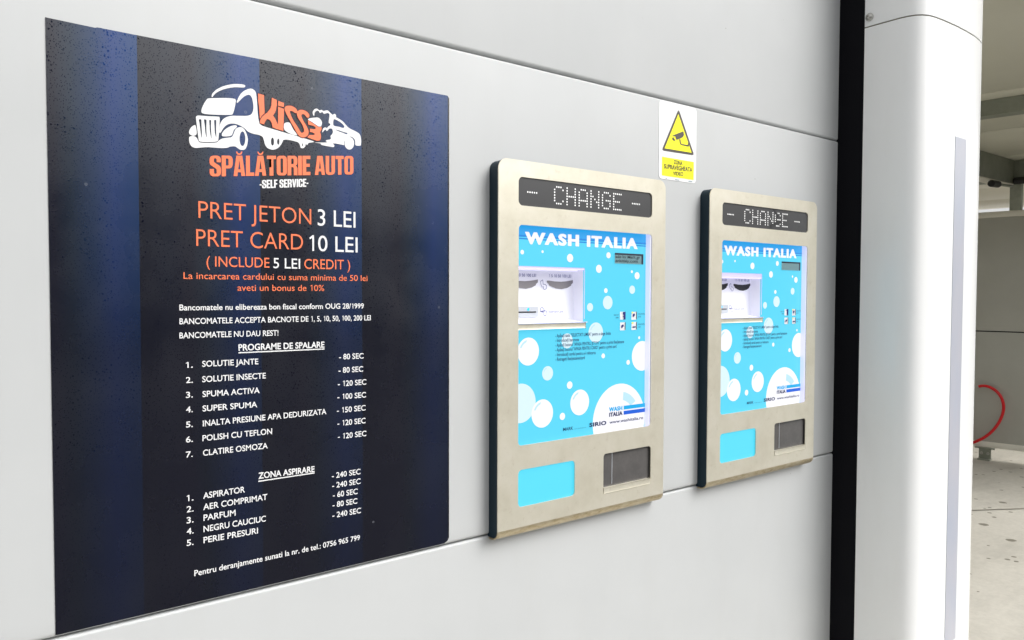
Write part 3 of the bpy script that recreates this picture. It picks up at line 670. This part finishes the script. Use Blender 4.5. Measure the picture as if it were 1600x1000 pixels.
# bubbles (white, pale, with tinted glints), clipped to the sheet and the inlet
def clip(poly, x0, z0, x1, z1):
    def cut(pl, f, ix):
        out = []
        for i in range(len(pl)):
            a, b = pl[i-1], pl[i]; fa, fb = f(a), f(b)
            if fa >= 0: 
                if fb < 0: t_ = fa/(fa-fb); out.append((a[0]+(b[0]-a[0])*t_, a[1]+(b[1]-a[1])*t_))
            elif fb >= 0: t_ = fa/(fa-fb); out.append((a[0]+(b[0]-a[0])*t_, a[1]+(b[1]-a[1])*t_))
            if fb >= 0: out.append(b)
        return out
    for f in (lambda p: p[0]-x0, lambda p: x1-p[0], lambda p: p[1]-z0, lambda p: z1-p[1]):
        poly = cut(poly, f, 0)
        if len(poly) < 3: return []
    return poly
bub = MB()
BUB = [('s5', 337, 773, 16, 0, 0), ('s5', 478, 770, 10, 0, 0), ('s5', 669, 814, 29, 0, 0), ('s5', 936, 795, 21, 0, 0), ('s5', 869, 889, 28, 0, 0), ('s5', 1098, 909, 10, 0, 0), ('s5', 1134, 937, 25, 0, 0),
 ('s6', 917, 107, 17, 0, 0), ('s6', 1100, 101, 29, 1, 0), ('s6', 807, 222, 29, 1, 0), ('s6', 930, 190, 47, 1, 0), ('s6', 847, 398, 70, 1, 1), ('s6', 648, 456, 52, 1, 0), ('s6', 1148, 434, 10, 0, 0), ('s6', 1168, 560, 103, 0, 0),
 ('s6', 378, 530, 97, 0, 1), ('s6', 512, 681, 50, 1, 1), ('s6', 898, 560, 17, 0, 0), ('s6', 1071, 605, 17, 0, 0), ('s6', 665, 763, 26, 0, 0), ('s6', 735, 883, 89, 0, 1), ('s6', 323, 890, 137, 1, 0), ('s6', 475, 960, 98, 0, 1), ('s6', 614, 980, 25, 0, 0), ('s6', 1010, 1010, 257, 0, 2)]
for i, (fr, x, y, ry, mt, gl) in enumerate(BUB):
    c0 = Q(fr, x, y, SCR); r0 = (Q(fr, x, y - ry, SCR)[1] - Q(fr, x, y + ry, SCR)[1]) / 2
    lp = clip(circ(c0[0], c0[1], r0, 44), sx0 + .0005, sz0 + .0005, sx1 - .0002, sz1)
    yy = YS - .0004 - .00004 * i
    if lp: bub.flat([lp], yy, mt)
    if gl:
        a0, a1 = (100, 160) if gl == 1 else (38, 82)
        ro, ri = (.84, .70) if gl == 1 else (.78, .56)
        g0 = [(c0[0] + r0*ro*cos(R(q)), c0[1] + r0*ro*sin(R(q))) for q in range(a0, a1 + 1, 6)] + [(c0[0] + r0*ri*cos(R(q)), c0[1] + r0*ri*sin(R(q))) for q in range(a1 - 4, a0 + 3, -6)]
        g0 = clip(g0, sx0, sz0, sx1 - .0002, sz1)
        if g0: bub.flat([g0], yy - .0008, 2)
bub.build('bubble_print', ['screen_white', 'screen_pale', 'screen_tint'], screen)
t = MB(); YT = .0022
ftext(t, 's5', 'WASH ITALIA', 358, 712, 1133, 748, 637, SCR, .03, 0, .0012, .10, .0017)
t.build('header_lettering', 'screen_white', screen)
t = MB()
for tx, xr, yl, yr in (('- Apăsați tasta "SELECTATI LIMBA" pentru a alege limba', 948, 432, 412), ('- Introduceți bancnote', 727, 463, 457), ('- Apăsați butonul "APASA PENTRU JETON" pentru a primi fise/jetoane', 1040, 497, 470),
                       ('- Apăsați butonul "APASA PENTRU CARD" pentru a primi card', 987, 530, 503), ('- Introduceți cardul pentru a-l reîncarca', 843, 562, 547), ('- Retrageti fise/jetoane/card', 767, 595, 582)):
    ftext(t, 's6', tx, 563, yl, xr, yr, yl - 22, SCR, .018, 0, YT)
t.build('instruction_lettering', 'screen_ink', screen)
t = MB()
ftext(t, 'l', 'WASH', 880, 222, 1078, 196, 163, SCR, .026, 2, YT, .04, .0006); ftext(t, 'l', 'ITALIA', 883, 300, 1080, 272, 243, SCR, .024, 0, YT, .04, .0006)
for (p0, p1, p2, p3, mi) in (((1100, 137), (1434, 90), (1434, 150), (1100, 192), 2), ((1100, 212), (1434, 168), (1434, 225), (1100, 270), 1)):
    q0, q2 = Q('l', *p0, SCR), Q('l', *p2, SCR); q1, q3 = Q('l', *p1, SCR), Q('l', *p3, SCR)
    zt, zb = (q0[1]+q1[1])/2, (q2[1]+q3[1])/2; t.flat([[(q0[0], zb), (sx1 - .0003, zb), (sx1 - .0003, zt), (q0[0], zt)]], YS - YT, mi)
ftext(t, 'l', 'www.washitalia.ro', 885, 408, 1395, 333, 362, SCR, .018, 0, YT)
ftext(t, 'l', 'SIRIO', 582, 455, 835, 418, 398, SCR, .024, 0, YT, .05, .0006); ftext(t, 'l', 'MARK', 183, 520, 335, 492, 472, SCR, .018, 0, YT)
ftext(t, 'l', 'www.markitaly.com', 355, 491, 535, 465, 479, SCR, .006, 0, YT)
t.build('maker_lettering', ['screen_ink', 'screen_logo_blue', 'screen_logo_cyan'], screen)
t = MB()
for tx, xl, xr, y in (('SELECTATI', 303, 430, 386), ('LIMBA', 352, 430, 455), ('APASA PENTRU', 935, 1105, 360), ('JETON', 935, 1008, 432), ('APASA PENTRU', 935, 1105, 626), ('CARD', 935, 1000, 698)):
    ftext(t, 'b', tx, xl, y + 1, xr, y - 3, y - 34, SCR, .01, 0, YT)
t.build('button_lettering', 'screen_ink', screen)
# four push buttons
for k, (xl, yt, xr, yb) in enumerate(((460, 285, 600, 490), (760, 285, 895, 490), (460, 562, 600, 765), (760, 553, 895, 755))):
    a = Q('b', xl, yt, SCR); b = Q('b', xr, yb, SCR); z1, z0 = a[1], b[1]; w_ = b[0] - a[0]; h_ = z1 - z0
    t = MB(); t.flat([rrect(a[0], z0, b[0], z1, .0012, 3)], YS - .0024, 0)
    t.flat([[(b[0] - w_*.14, z0 + h_*.05), (b[0], z0 + h_*.05), (b[0], z1), (b[0] - w_*.14, z1)]], YS - .003, 1 if k else 3)
    if k in (1, 3): t.flat([[(a[0], z1 - h_*.2), (a[0] + w_*.3, z1 - h_*.2), (a[0] + w_*.3, z1), (a[0], z1)]], YS - .003, 2)
    def UV(*p): return [(a[0] + u_*w_, z0 + v_*h_) for u_, v_ in p]
    if k == 0: t.flat([UV((.5, .98), (.97, .98), (.97, .02), (.62, .02), (.68, .3), (.5, .4), (.68, .55), (.48, .75))], YS - .0034, 3)
    if k == 1: t.flat([UV((.22, .42), (.2, .6), (.34, .76), (.55, .78), (.62, .66), (.5, .44), (.34, .33))], YS - .0034, 3)
    if k == 2: t.flat([UV((.18, .34), (.24, .42), (.2, .55), (.36, .72), (.66, .7), (.64, .5), (.5, .44), (.36, .3))], YS - .0034, 3)
    if k == 3: t.flat([UV((.18, .30), (.72, .30), (.74, .46), (.16, .46))], YS - .0034, 3)
    t.build('push_button', ['button_white', 'button_shade', 'button_yellow', 'button_ink'], mach)
# small text display
a = Q('s5', 975, 778, SCR); b = Q('s5', 1172, 857, SCR); z1, z0 = a[1], (Q('s5', 975, 854, SCR)[1] + b[1]) / 2
t = MB(); t.flat([[(a[0], z0), (b[0], z0), (b[0], z1), (a[0], z1)]], YS - .0026, 0)
t.flat([[(a[0], z1 - .004), (b[0], z1 - .004), (b[0], z1), (a[0], z1)]], YS - .003, 1); t.flat([[(b[0] - .006, z0), (b[0], z0), (b[0], z1 - .004), (b[0] - .006, z1 - .004)]], YS - .003, 1)
lcd = t.build('text_display', ['lcd_grey', 'lcd_bezel'], mach)
t = MB(); h_ = z1 - z0
put_text(t, 'ade by Mark gr', a[0] + .002, b[0] - .012, z0 + h_*.54, h_*.26, YS - .0034, .01); put_text(t, 'arkitaly.com', a[0] + .002, b[0] - .02, z0 + h_*.16, h_*.26, YS - .0034, .01)
t.build('display_lettering', 'lcd_ink', lcd)
# note and card inlet: a white lit recess with lamp, hinged flap rod, two note slots and a card reader
t = MB(); y0, y1 = -SCR + .003, -BK
t.add([(in_x0, y1, in_z0), (in_x1, y1, in_z0), (in_x1, y1, in_z1), (in_x0, y1, in_z1), (in_x0, y0, in_z0), (in_x1, y0, in_z0), (in_x1, y0, in_z1), (in_x0, y0, in_z1)],
      [(0, 1, 2, 3), (1, 5, 6, 2), (4, 0, 3, 7), (3, 2, 6, 7)]); t.f = [f for f in t.f]
t.add([(in_x0, y1 - .0001, in_z0 + .006), (in_x1, y1 - .0001, in_z0 + .006), (in_x1, y0, in_z0 + .0005), (in_x0, y0, in_z0 + .0005)], [(0, 1, 2, 3)])
inlet = t.build('note_inlet', 'inlet_white_glow', mach)
MB().tube([(in_x0 + .01, -.004, in_z1 - .0045), (in_x1 - .012, -.004, in_z1 - .0045)], .0035, 10).build('inlet_lamp', 'inlet_lamp', inlet)
rod = MB().box((in_x0 + .001, -SCR + .0045, in_z1 - .0052), (in_x1 - .001, -SCR - .001, in_z1 - .0003), bev=.0006).build('flap_hinge', 'acrylic_lilac', inlet)
t = MB(); ly = in_z0; t.box((in_x0, -SCR + .002, ly - .0125), (in_x1, -SCR - .005, ly - .0005), bev=.0015)
t.build('inlet_ledge', 'stainless_steel', mach, 30)
t = MB(); t.box((in_x1 - .001, -SCR - .001, in_z0 + .008), (in_x1, -SCR - .0022, in_z1 - .002)); t.box((in_x0, -SCR - .0045, ly), (in_x1 + .008, -SCR - .001, ly + .0012)); t.build('flap_edge', 'acrylic_lilac', inlet)
cres = [(490,258),(520,258),(600,270),(690,275),(770,268),(860,252),(860,290),(835,315),(835,330),(780,362),(700,380),(620,370),(560,345),(520,325),(520,310),(492,285)]
base = [Q('c', x, y, BK) for x, y in cres]; sh = Q('c', 860, 252, BK)[0] - Q('c', 363, 252, BK)[0]
for k in (0, 1): MB().flat([[(p[0] - sh*k, p[1]) for p in base]], -BK - .0012).build('note_slot', 'slot_grey', inlet)
t = MB(); a = Q('c', 522, 213, BK); b = Q('c', 835, 213, BK); hh = Q('c', 522, 172, BK)[1] - a[1]
for k in (0, 1): put_text(t, '1 5 10 50 100 LEI', a[0] - sh*k, b[0] - sh*k, (a[1]+b[1])/2, hh, -BK - .0012, .006)
ftext(t, 'c', 'Încărcare Card', 512, 718, 720, 712, 682, BK, .0, 0, .0012)
def ringp(pts, w_=.0006):
    pts = [Q('c', x, y, BK) for x, y in pts]
    for i in range(len(pts)):
        a_, b_ = Vector(pts[i-1]), Vector(pts[i]); d_ = (b_ - a_); 
        if d_.length < 1e-6: continue
        n_ = Vector((-d_.y, d_.x)).normalized() * w_
        t.flat([[tuple(a_+n_), tuple(a_-n_), tuple(b_-n_), tuple(b_+n_)]], -BK - .0012 - .00001*i)
ringp([(400,270),(432,248),(438,310),(470,312),(488,335),(482,375),(455,386),(438,365),(445,345),(420,350),(405,310)])
ringp([(400,690),(398,655),(418,630),(450,665),(455,685),(488,690),(482,745),(465,762),(448,750),(446,715)])
ringp([(400,692),(458,686),(458,694),(400,698)])
t.build('inlet_lettering', 'inlet_ink', inlet)
a = Q('c', 358, 628, BK); b = Q('c', 358, 776, BK); x1 = a[0]; x0 = x1 - .075
t = MB(); t.flat([rrect(x0, b[1], x1, a[1], .003, 3)], -BK - .0025, 0, thick=.003); zc = Q('c', 230, 704, BK)[1]
t.flat([[(x0 + .004, zc - .0016), (x1 - .007, zc - .0016), (x1 - .007, zc + .0012), (x0 + .004, zc + .0012)]], -BK - .0045, 1)
rd = t.build('card_reader', ['card_plate', 'slot_black'], inlet)
c0 = Q('c', 213, 666, BK); MB().flat([circ(c0[0], c0[1], .0032, 14)], -BK - .0046).build('indicator_light', 'card_led', rd)
# lower windows
MB().flat([rrect(cy_x0 - .004, cy_z0 - .004, cy_x1 + .004, cy_z1 + .004, .003)], -TP + .0065, thick=.002).build('lit_window', 'lower_cyan', mach)
gz = Q('s7', 845, 586, TP)[1]
tray = MB().flat([[(dk_x0 - .004, gz - .006), (dk_x1 + .004, gz - .006), (dk_x1 + .004, dk_z1 + .004), (dk_x0 - .004, dk_z1 + .004)]], -TP + .0075, thick=.002).build('tray_flap', 'smoked_glass', mach)
MB().box((dk_x0 + .034, -TP + .0066, gz + .001), (dk_x0 + .0352, -TP + .0060, dk_z1)).build('flap_groove', 'card_plate', tray)
t = MB(); t.box((dk_x0 + .0008, -TP + .006, dk_z0 + .0012), (dk_x1 - .0008, -TP - .0004, gz - .0035), bev=.0008); t.build('tray_lip', 'stainless_steel', mach, 30)

# the second machine: a copy with its own note slots, blank text display and broken dot display
def copy_tree(o, parent=None):
    c_ = o.copy(); COL.objects.link(c_); c_.parent = parent
    for ch in list(o.children):
        if ch.name.startswith('display_lettering'): continue
        copy_tree(ch, c_)
    return c_
kids_before = set(o.name for o in bpy.data.objects)
m2 = copy_tree(mach); m2.location.x += DXM
m2['label'] = 'farther steel token machine beside the white column, with cracked dot display and black note slots'
def desc(o):
    for ch in o.children:
        yield ch; yield from desc(ch)
for o in desc(m2):
    if o.name.startswith('note_slot'): o.data = o.data.copy(); o.data.materials[0] = MATS['slot_black']
    if o.name.startswith('text_display'): o['label'] = 'blank small text display'
    if o.name.startswith('flap_hinge'): o.data = o.data.copy(); [setattr(q, 'co', Vector((q.co.x, q.co.y, q.co.z if q.co.z > max(w_.co.z for w_ in o.data.vertices) - .002 else q.co.z - .010))) for q in list(o.data.vertices)]
    if o.name.startswith('indicator_light'): o.hide_render = False
    if o.name.startswith('dot_display'): led2 = o
led2['label'] = 'cracked dot display'
def C2(x, y):
    px, py = 1080 + x / 7.245, 270 + y / 7.245
    return P(px, py, LEDO)
t = MB()
for lp in ([(915,400),(960,420),(990,495),(985,510),(955,460),(930,420)], [(895,625),(900,585),(940,570),(975,540),(1010,545),(1020,570),(960,590),(930,600),(915,628)]):
    t.flat([[C2(*p) for p in lp]], -LEDO - .0008)
t.build('crack', 'crack_black', led2)

# ------------------------------------------------------------------ white rounded column at the corner
colm = thing('corner_column', 'glossy white rounded corner column with a pale light strip at the end of the wall', 'column', (2.55, -.1, 0))
prof = [(2.3455, -.082), (2.3450, -.125), (2.3445, -.165), (2.3445, -.190), (2.348, -.212), (2.356, -.230), (2.370, -.244), (2.390, -.2535), (2.420, -.259), (2.460, -.2625), (2.541, -.266), (2.621, -.266), (2.690, -.263), (2.745, -.257), (2.785, -.250), (2.812, -.238), (2.830, -.218), (2.836, -.190), (2.836, -.05), (2.836, .25)]
ZS = EYE + .827
for z0, z1 in ((.0, ZS - .0022), (ZS + .0022, 2.95)):
    t = MB(); inner = [(p[0] + (.0025 if i < 5 else 0 if i < 13 else -.0025), p[1] + (.0 if i < 4 else .0025)) for i, p in enumerate(prof)]
    t.prism(prof + [(2.60, .25), (2.60, -.082)], 'z', z0, z1)
    t.build('column_cover', 'column_white', colm, 28)
t = MB(); t.prism([(p[0] + (.003 if p[0] < 2.5 else -.003 if p[0] > 2.7 else 0), p[1] + .0025) for p in prof] + [(2.62, .24), (2.62, -.07)], 'z', ZS - .01, ZS + .01); t.build('column_seam', 'seam_grime', colm)
t = MB(); t.box((X_END + .0015, -.080, 0), (2.56, .02, 2.93)); t.build('shadow_gap_trim', 'column_black', colm)
# pale light strip: follows the curved front between two bearings
def on_prof(px, py):
    a, b, c_ = ray(px, py); o = (0, -D)
    best = None
    for i in range(len(prof) - 1):
        (x0, y0), (x1, y1) = prof[i], prof[i+1]; ex, ey = x1 - x0, y1 - y0; den = a * ey - b * ex
        if abs(den) < 1e-12: continue
        t_ = ((x0 - o[0]) * ey - (y0 - o[1]) * ex) / den; s_ = ((x0 - o[0]) * b - (y0 - o[1]) * a) / den
        if -1e-6 <= s_ <= 1 + 1e-6 and t_ > 0 and (best is None or t_ < best[0]): best = (t_, x0 + ex*s_, y0 + ey*s_)
    return best[1], best[2], EYE + c_ * best[0]
l0 = on_prof(1488.5, 400); l1 = on_prof(1505.5, 400); zt = on_prof(1489, 212)[2]
ps = [p for p in prof if l0[0] < p[0] < l1[0]]; ps = [l0[:2]] + ps + [l1[:2]]
t = MB(); t.prism([(p[0], p[1] - .0012) for p in ps] + [(p[0], p[1] + .002) for p in ps[::-1]], 'z', .35, zt); t.build('light_strip', 'light_strip', colm)
s0 = on_prof(1359, 27)
t = MB(); xs_ = 2.3448
prs = [(0, .0155), (.003, .0155), (.0035, .0125), (.007, .0115), (.0095, .0085), (.0105, .005), (.0105, .0045), (.007, .0042), (.007, .0)]
sg = 18; vs_ = []; 
for d_, r_ in prs:
    for k in range(sg): vs_.append((xs_ - d_, s0[1] + r_ * .8 * cos(2*pi*k/sg), s0[2] + r_ * .8 * sin(2*pi*k/sg)))
t.add(vs_, [(i*sg+k, i*sg+(k+1) % sg, (i+1)*sg+(k+1) % sg, (i+1)*sg+k) for i in range(len(prs)-1) for k in range(sg)])
t.build('button_head_screw', 'steel_screw', colm)

# ------------------------------------------------------------------ wash bay behind the column
u_ = Vector((cos(R(97.4)), sin(R(97.4)), 0)); nx = Vector((u_.y, -u_.x, 0))      # along the partition / across the bay
foot = hit(1539, 718, (0, 0, 0), (0, 0, 1))
def on_part(px, py, off=0.0): return hit(px, py, foot + nx * off, nx)
def frame_at(p): return Matrix(((nx.x, u_.x, 0, p.x), (nx.y, u_.y, 0, p.y), (0, 0, 1, p.z), (0, 0, 0, 1)))
zt_ = on_part(1565, 339)[2]; zb_ = on_part(1560, 692.5)[2]; rail_t = on_part(1565, 330)[2]; kerb_b = on_part(1560, 701)[2]
s_post = (on_part(1584, 400) - foot).dot(u_)
part = thing('bay_partition', 'grey wash bay partition panel with cream top and bottom rails beyond the column', 'partition', tuple(foot))
LN0, LN1 = -2.6, 4.6
def pbox(name, mats, parent, s0, s1, z0, z1, d0, d1, bev=.0):
    c_ = foot + u_ * ((s0 + s1) / 2) + nx * ((d0 + d1) / 2); c_.z = (z0 + z1) / 2
    return MB().xbox(frame_at(c_), (d1 - d0, s1 - s0, z1 - z0), 0, bev).build(name, mats, parent)
zj = on_part(1565, 518.5)[2]
pbox('panel', 'partition_grey', part, LN0, LN1, zb_ - .004, zj - .005, .02, .05, .002)
pbox('panel', 'partition_grey', part, LN0, LN1, zj + .005, zt_ + .004, .02, .05, .002)
pbox('joint_strip', 'joint_black', part, LN0, LN1, zj - .02, zj + .02, .03, .045)
pbox('top_rail', 'rail_cream', part, LN0, LN1, zt_, rail_t, -.004, .07, .004)
pbox('bottom_rail', 'rail_cream', part, LN0, LN1, kerb_b, zb_, -.004, .07, .004)
bw = (on_part(1529.5, 705) - on_part(1548.5, 705)).length
for ss in (-2.2, 0.0, 2.2, 4.2):
    t = MB(); c_ = foot + u_ * ss; 
    for (dz0, dz1, d0, d1, e) in ((.012, kerb_b, -.012, .0, 0), (.0, .012, -.06, .03, .0), (kerb_b - .012, kerb_b - .0005, -.03, .0, .03)):
        q = c_ + nx * ((d0 + d1) / 2); q.z = (dz0 + dz1) / 2; t.xbox(frame_at(q), (d1 - d0, bw + 2*e, dz1 - dz0), 0, .002)
    t.build('foot_bracket', 'galvanised_steel', part)
    t = MB()
    for e in (-.26, .26):
        q = c_ + u_ * bw * e - nx * .014; q.z = kerb_b * .52
        t.tube([tuple(q + nx * .004), tuple(q - nx * .010)], .012, 10)
    t.build('anchor_bolt', 'steel_screw', part)
HC = 1.2 + EYE - .03                                                # ceiling height
def on_ceil(px, py): return hit(px, py, (0, 0, HC), (0, 0, 1))
can = thing('bay_canopy', 'steel canopy roof with beams and posts over the wash bay', 'canopy', (6, 1.5, 0))
# ceiling sheets, laid across the bay, each sheet a step with a dark joint
t = MB(); e0 = 2.95
def cq(s0, s1, d0, d1, z): 
    o = foot.copy(); o.z = z
    return [o + u_*s0 + nx*d0, o + u_*s0 + nx*d1, o + u_*s1 + nx*d1, o + u_*s1 + nx*d0]
d_line = (on_ceil(1570, 203) - foot).dot(nx); d_beam = (on_ceil(1570, 152) - foot).dot(nx)
edges = [d_line - 2.95, d_line - 1.2, d_line, d_line + 1.2, d_line + 2.2, d_line + 3.3, d_line + 4.5, d_line + 5.6]
for i in range(len(edges) - 1):
    c_ = foot + nx * ((edges[i] + edges[i+1]) / 2) + u_ * 1.4; c_.z = HC + .03
    t.xbox(frame_at(c_), (edges[i+1] - edges[i] - .012, 6.6, .06), 2 if i >= 4 else 0, .006)  # far sheets paler: the next bay's stronger light put into their colour
c_ = foot + nx * ((edges[0] + edges[-1]) / 2) + u_ * 1.4; c_.z = HC + .10
t.xbox(frame_at(c_), (edges[-1] - edges[0], 6.7, .07), 1)
t.build('ceiling', ['ceiling_sheet', 'galvanised_steel', 'rail_cream'], can)
bh = HC - hit(1570, 177, foot + nx * d_beam, nx).z
pbox('beam', 'galvanised_steel', can, -1.9, 4.7, HC - bh, HC - .001, d_beam, d_beam + .10)
pp = on_part(1584, 400); s0_ = (pp - foot).dot(u_)
pw = (on_part(1575.3, 320) - on_part(1593, 320)).length
for ss in (s0_, s0_ + 3.2, -2.2): 
    pbox('post', 'galvanised_steel', can, ss - pw/2, ss + pw/2, rail_t, HC - .002, .0, .09, .004)
zB = on_part(1588, 287)[2]; zT = HC - .002
pbox('beam', 'galvanised_steel', can, -1.9, s0_ - pw*.3, zB + .01, zT, -.01, .11, .003)
pbox('beam', 'galvanised_steel', can, s0_ + pw*.3, 4.6, zB + .03, zT, -.01, .11, .003)
# beam running along the wall direction into that post
p_ = on_part(1586, 272); yb = p_.y
t = MB(); t.box((3.0, yb, zB - .004), (p_.x - .03, yb + .07, zT - .001), bev=.003); t.build('beam', 'galvanised_steel', can)
t = MB(); t.box((3.0, yb - .002, zB - .012), (p_.x - .03, yb + .12, zB - .005)); t.build('beam_flange', 'rail_cream', can)
# small pipe fitting under the beam
q0 = hit(1555.5, 287.5, (0, yb - .03, 0), (0, 1, 0)); q1 = hit(1581, 291, (0, yb - .03, 0), (0, 1, 0))
fit = thing('pipe_nozzle', 'thin spray pipe with black end cap under the canopy beam', 'pipe', tuple(q0))
MB().tube([tuple(q0), tuple(q1)], .012, 10).build('pipe', 'galvanised_steel', fit)
dq = (q1 - q0).normalized(); MB().tube([tuple(q0 - dq * .10), tuple(q0 - dq*.09), tuple(q0 + dq * .05), tuple(q0 + dq*.06)], [.018, .028, .028, .018], 12).build('end_cap', 'rubber_black', fit)
q2 = on_part(1596, 282, -.06)
fit2 = thing('clamp_knob', 'black rubber clamp on the beam right of the post', 'clamp', tuple(q2))
MB().tube([tuple(q2 - u_ * .09), tuple(q2 - u_*.08), tuple(q2 + u_ * .05), tuple(q2 + u_*.06)], [.02, .03, .03, .02], 12).build('clamp_body', 'rubber_black', fit2)
# far partition of the next bay
part2 = thing('far_bay_partition', 'far pale partition glimpsed above the top rail of the nearer one', 'partition', tuple(foot + nx * 4.1))
foot_keep = foot.copy(); foot = foot + nx * 4.1
pbox('panel', 'rail_cream', part2, LN0, LN1, .15, 2.25, .02, .05); pbox('top_rail', 'galvanised_steel', part2, LN0, LN1, 2.25, 2.40, -.01, .08)
foot = foot_keep
# side wall of the plant room behind the panels, closing the bay on this side
rm = MB(); rm.box((2.62, .27, 0), (2.80, 4.5, 2.9)); tag(rm.build('room_wall', 'panel_paint'), 'plain grey side wall of the plant room behind the corner column', 'wall', kind='thing')
# floor joint
j0 = hit(1500, 798.6, (0, 0, 0), (0, 0, 1)); j1 = hit(1640, 794, (0, 0, 0), (0, 0, 1)); jd = (j1 - j0).normalized(); jn = Vector((-jd.y, jd.x, 0)) * .006
ja, jb = j0 - jd * 1.2, j1 + jd * 3
t = MB(); t.add([tuple(ja + jn), tuple(jb + jn), tuple(jb - jn), tuple(ja - jn)], [(0, 3, 2, 1)]); t.v = [(p[0], p[1], .004) for p in t.v]
tag(t.build('floor_joint', 'joint_dark'), kind='structure')
# ------------------------------------------------------------------ red hose hanging in a loop on the partition
hp = [(1529, 604), (1536, 603.0), (1543, 604.2), (1550, 607.5), (1556, 612), (1561, 618), (1565, 626), (1567, 636), (1566, 646), (1562, 657), (1556, 667), (1548, 676), (1539, 683), (1529, 688), (1518, 691.5), (1503, 690), (1490, 680), (1483, 662), (1484, 640), (1492, 622), (1505, 610)]
pts = [on_part(x, y, -.05) for x, y in hp]
pts = [p + nx * (.03 * sin(i * .3)) for i, p in enumerate(pts)]
n = len(pts); fine_ = []
for i in range(n):
    p0, p1, p2, p3 = pts[i-1], pts[i], pts[(i+1) % n], pts[(i+2) % n]
    for k in range(4):
        q = k / 4
        fine_.append(.5*((2*p1) + (p2-p0)*q + (2*p0-5*p1+4*p2-p3)*q*q + (3*p1-p0-3*p2+p3)*q**3))
hose = thing('red_hose', 'red rubber hose hanging in a loop in front of the grey partition', 'hose', tuple(pts[0]))
MB().tube(fine_[:-2], .0125, 10).build('hose_tube', 'hose_red', hose)
hk = on_part(1512, 606, -.05)
t = MB(); t.tube([tuple(hk + nx * .075), tuple(hk - nx * .04), tuple(hk - nx * .045 + Vector((0, 0, .04)))], .012, 10)
t.build('hose_hook', 'rubber_black', hose)
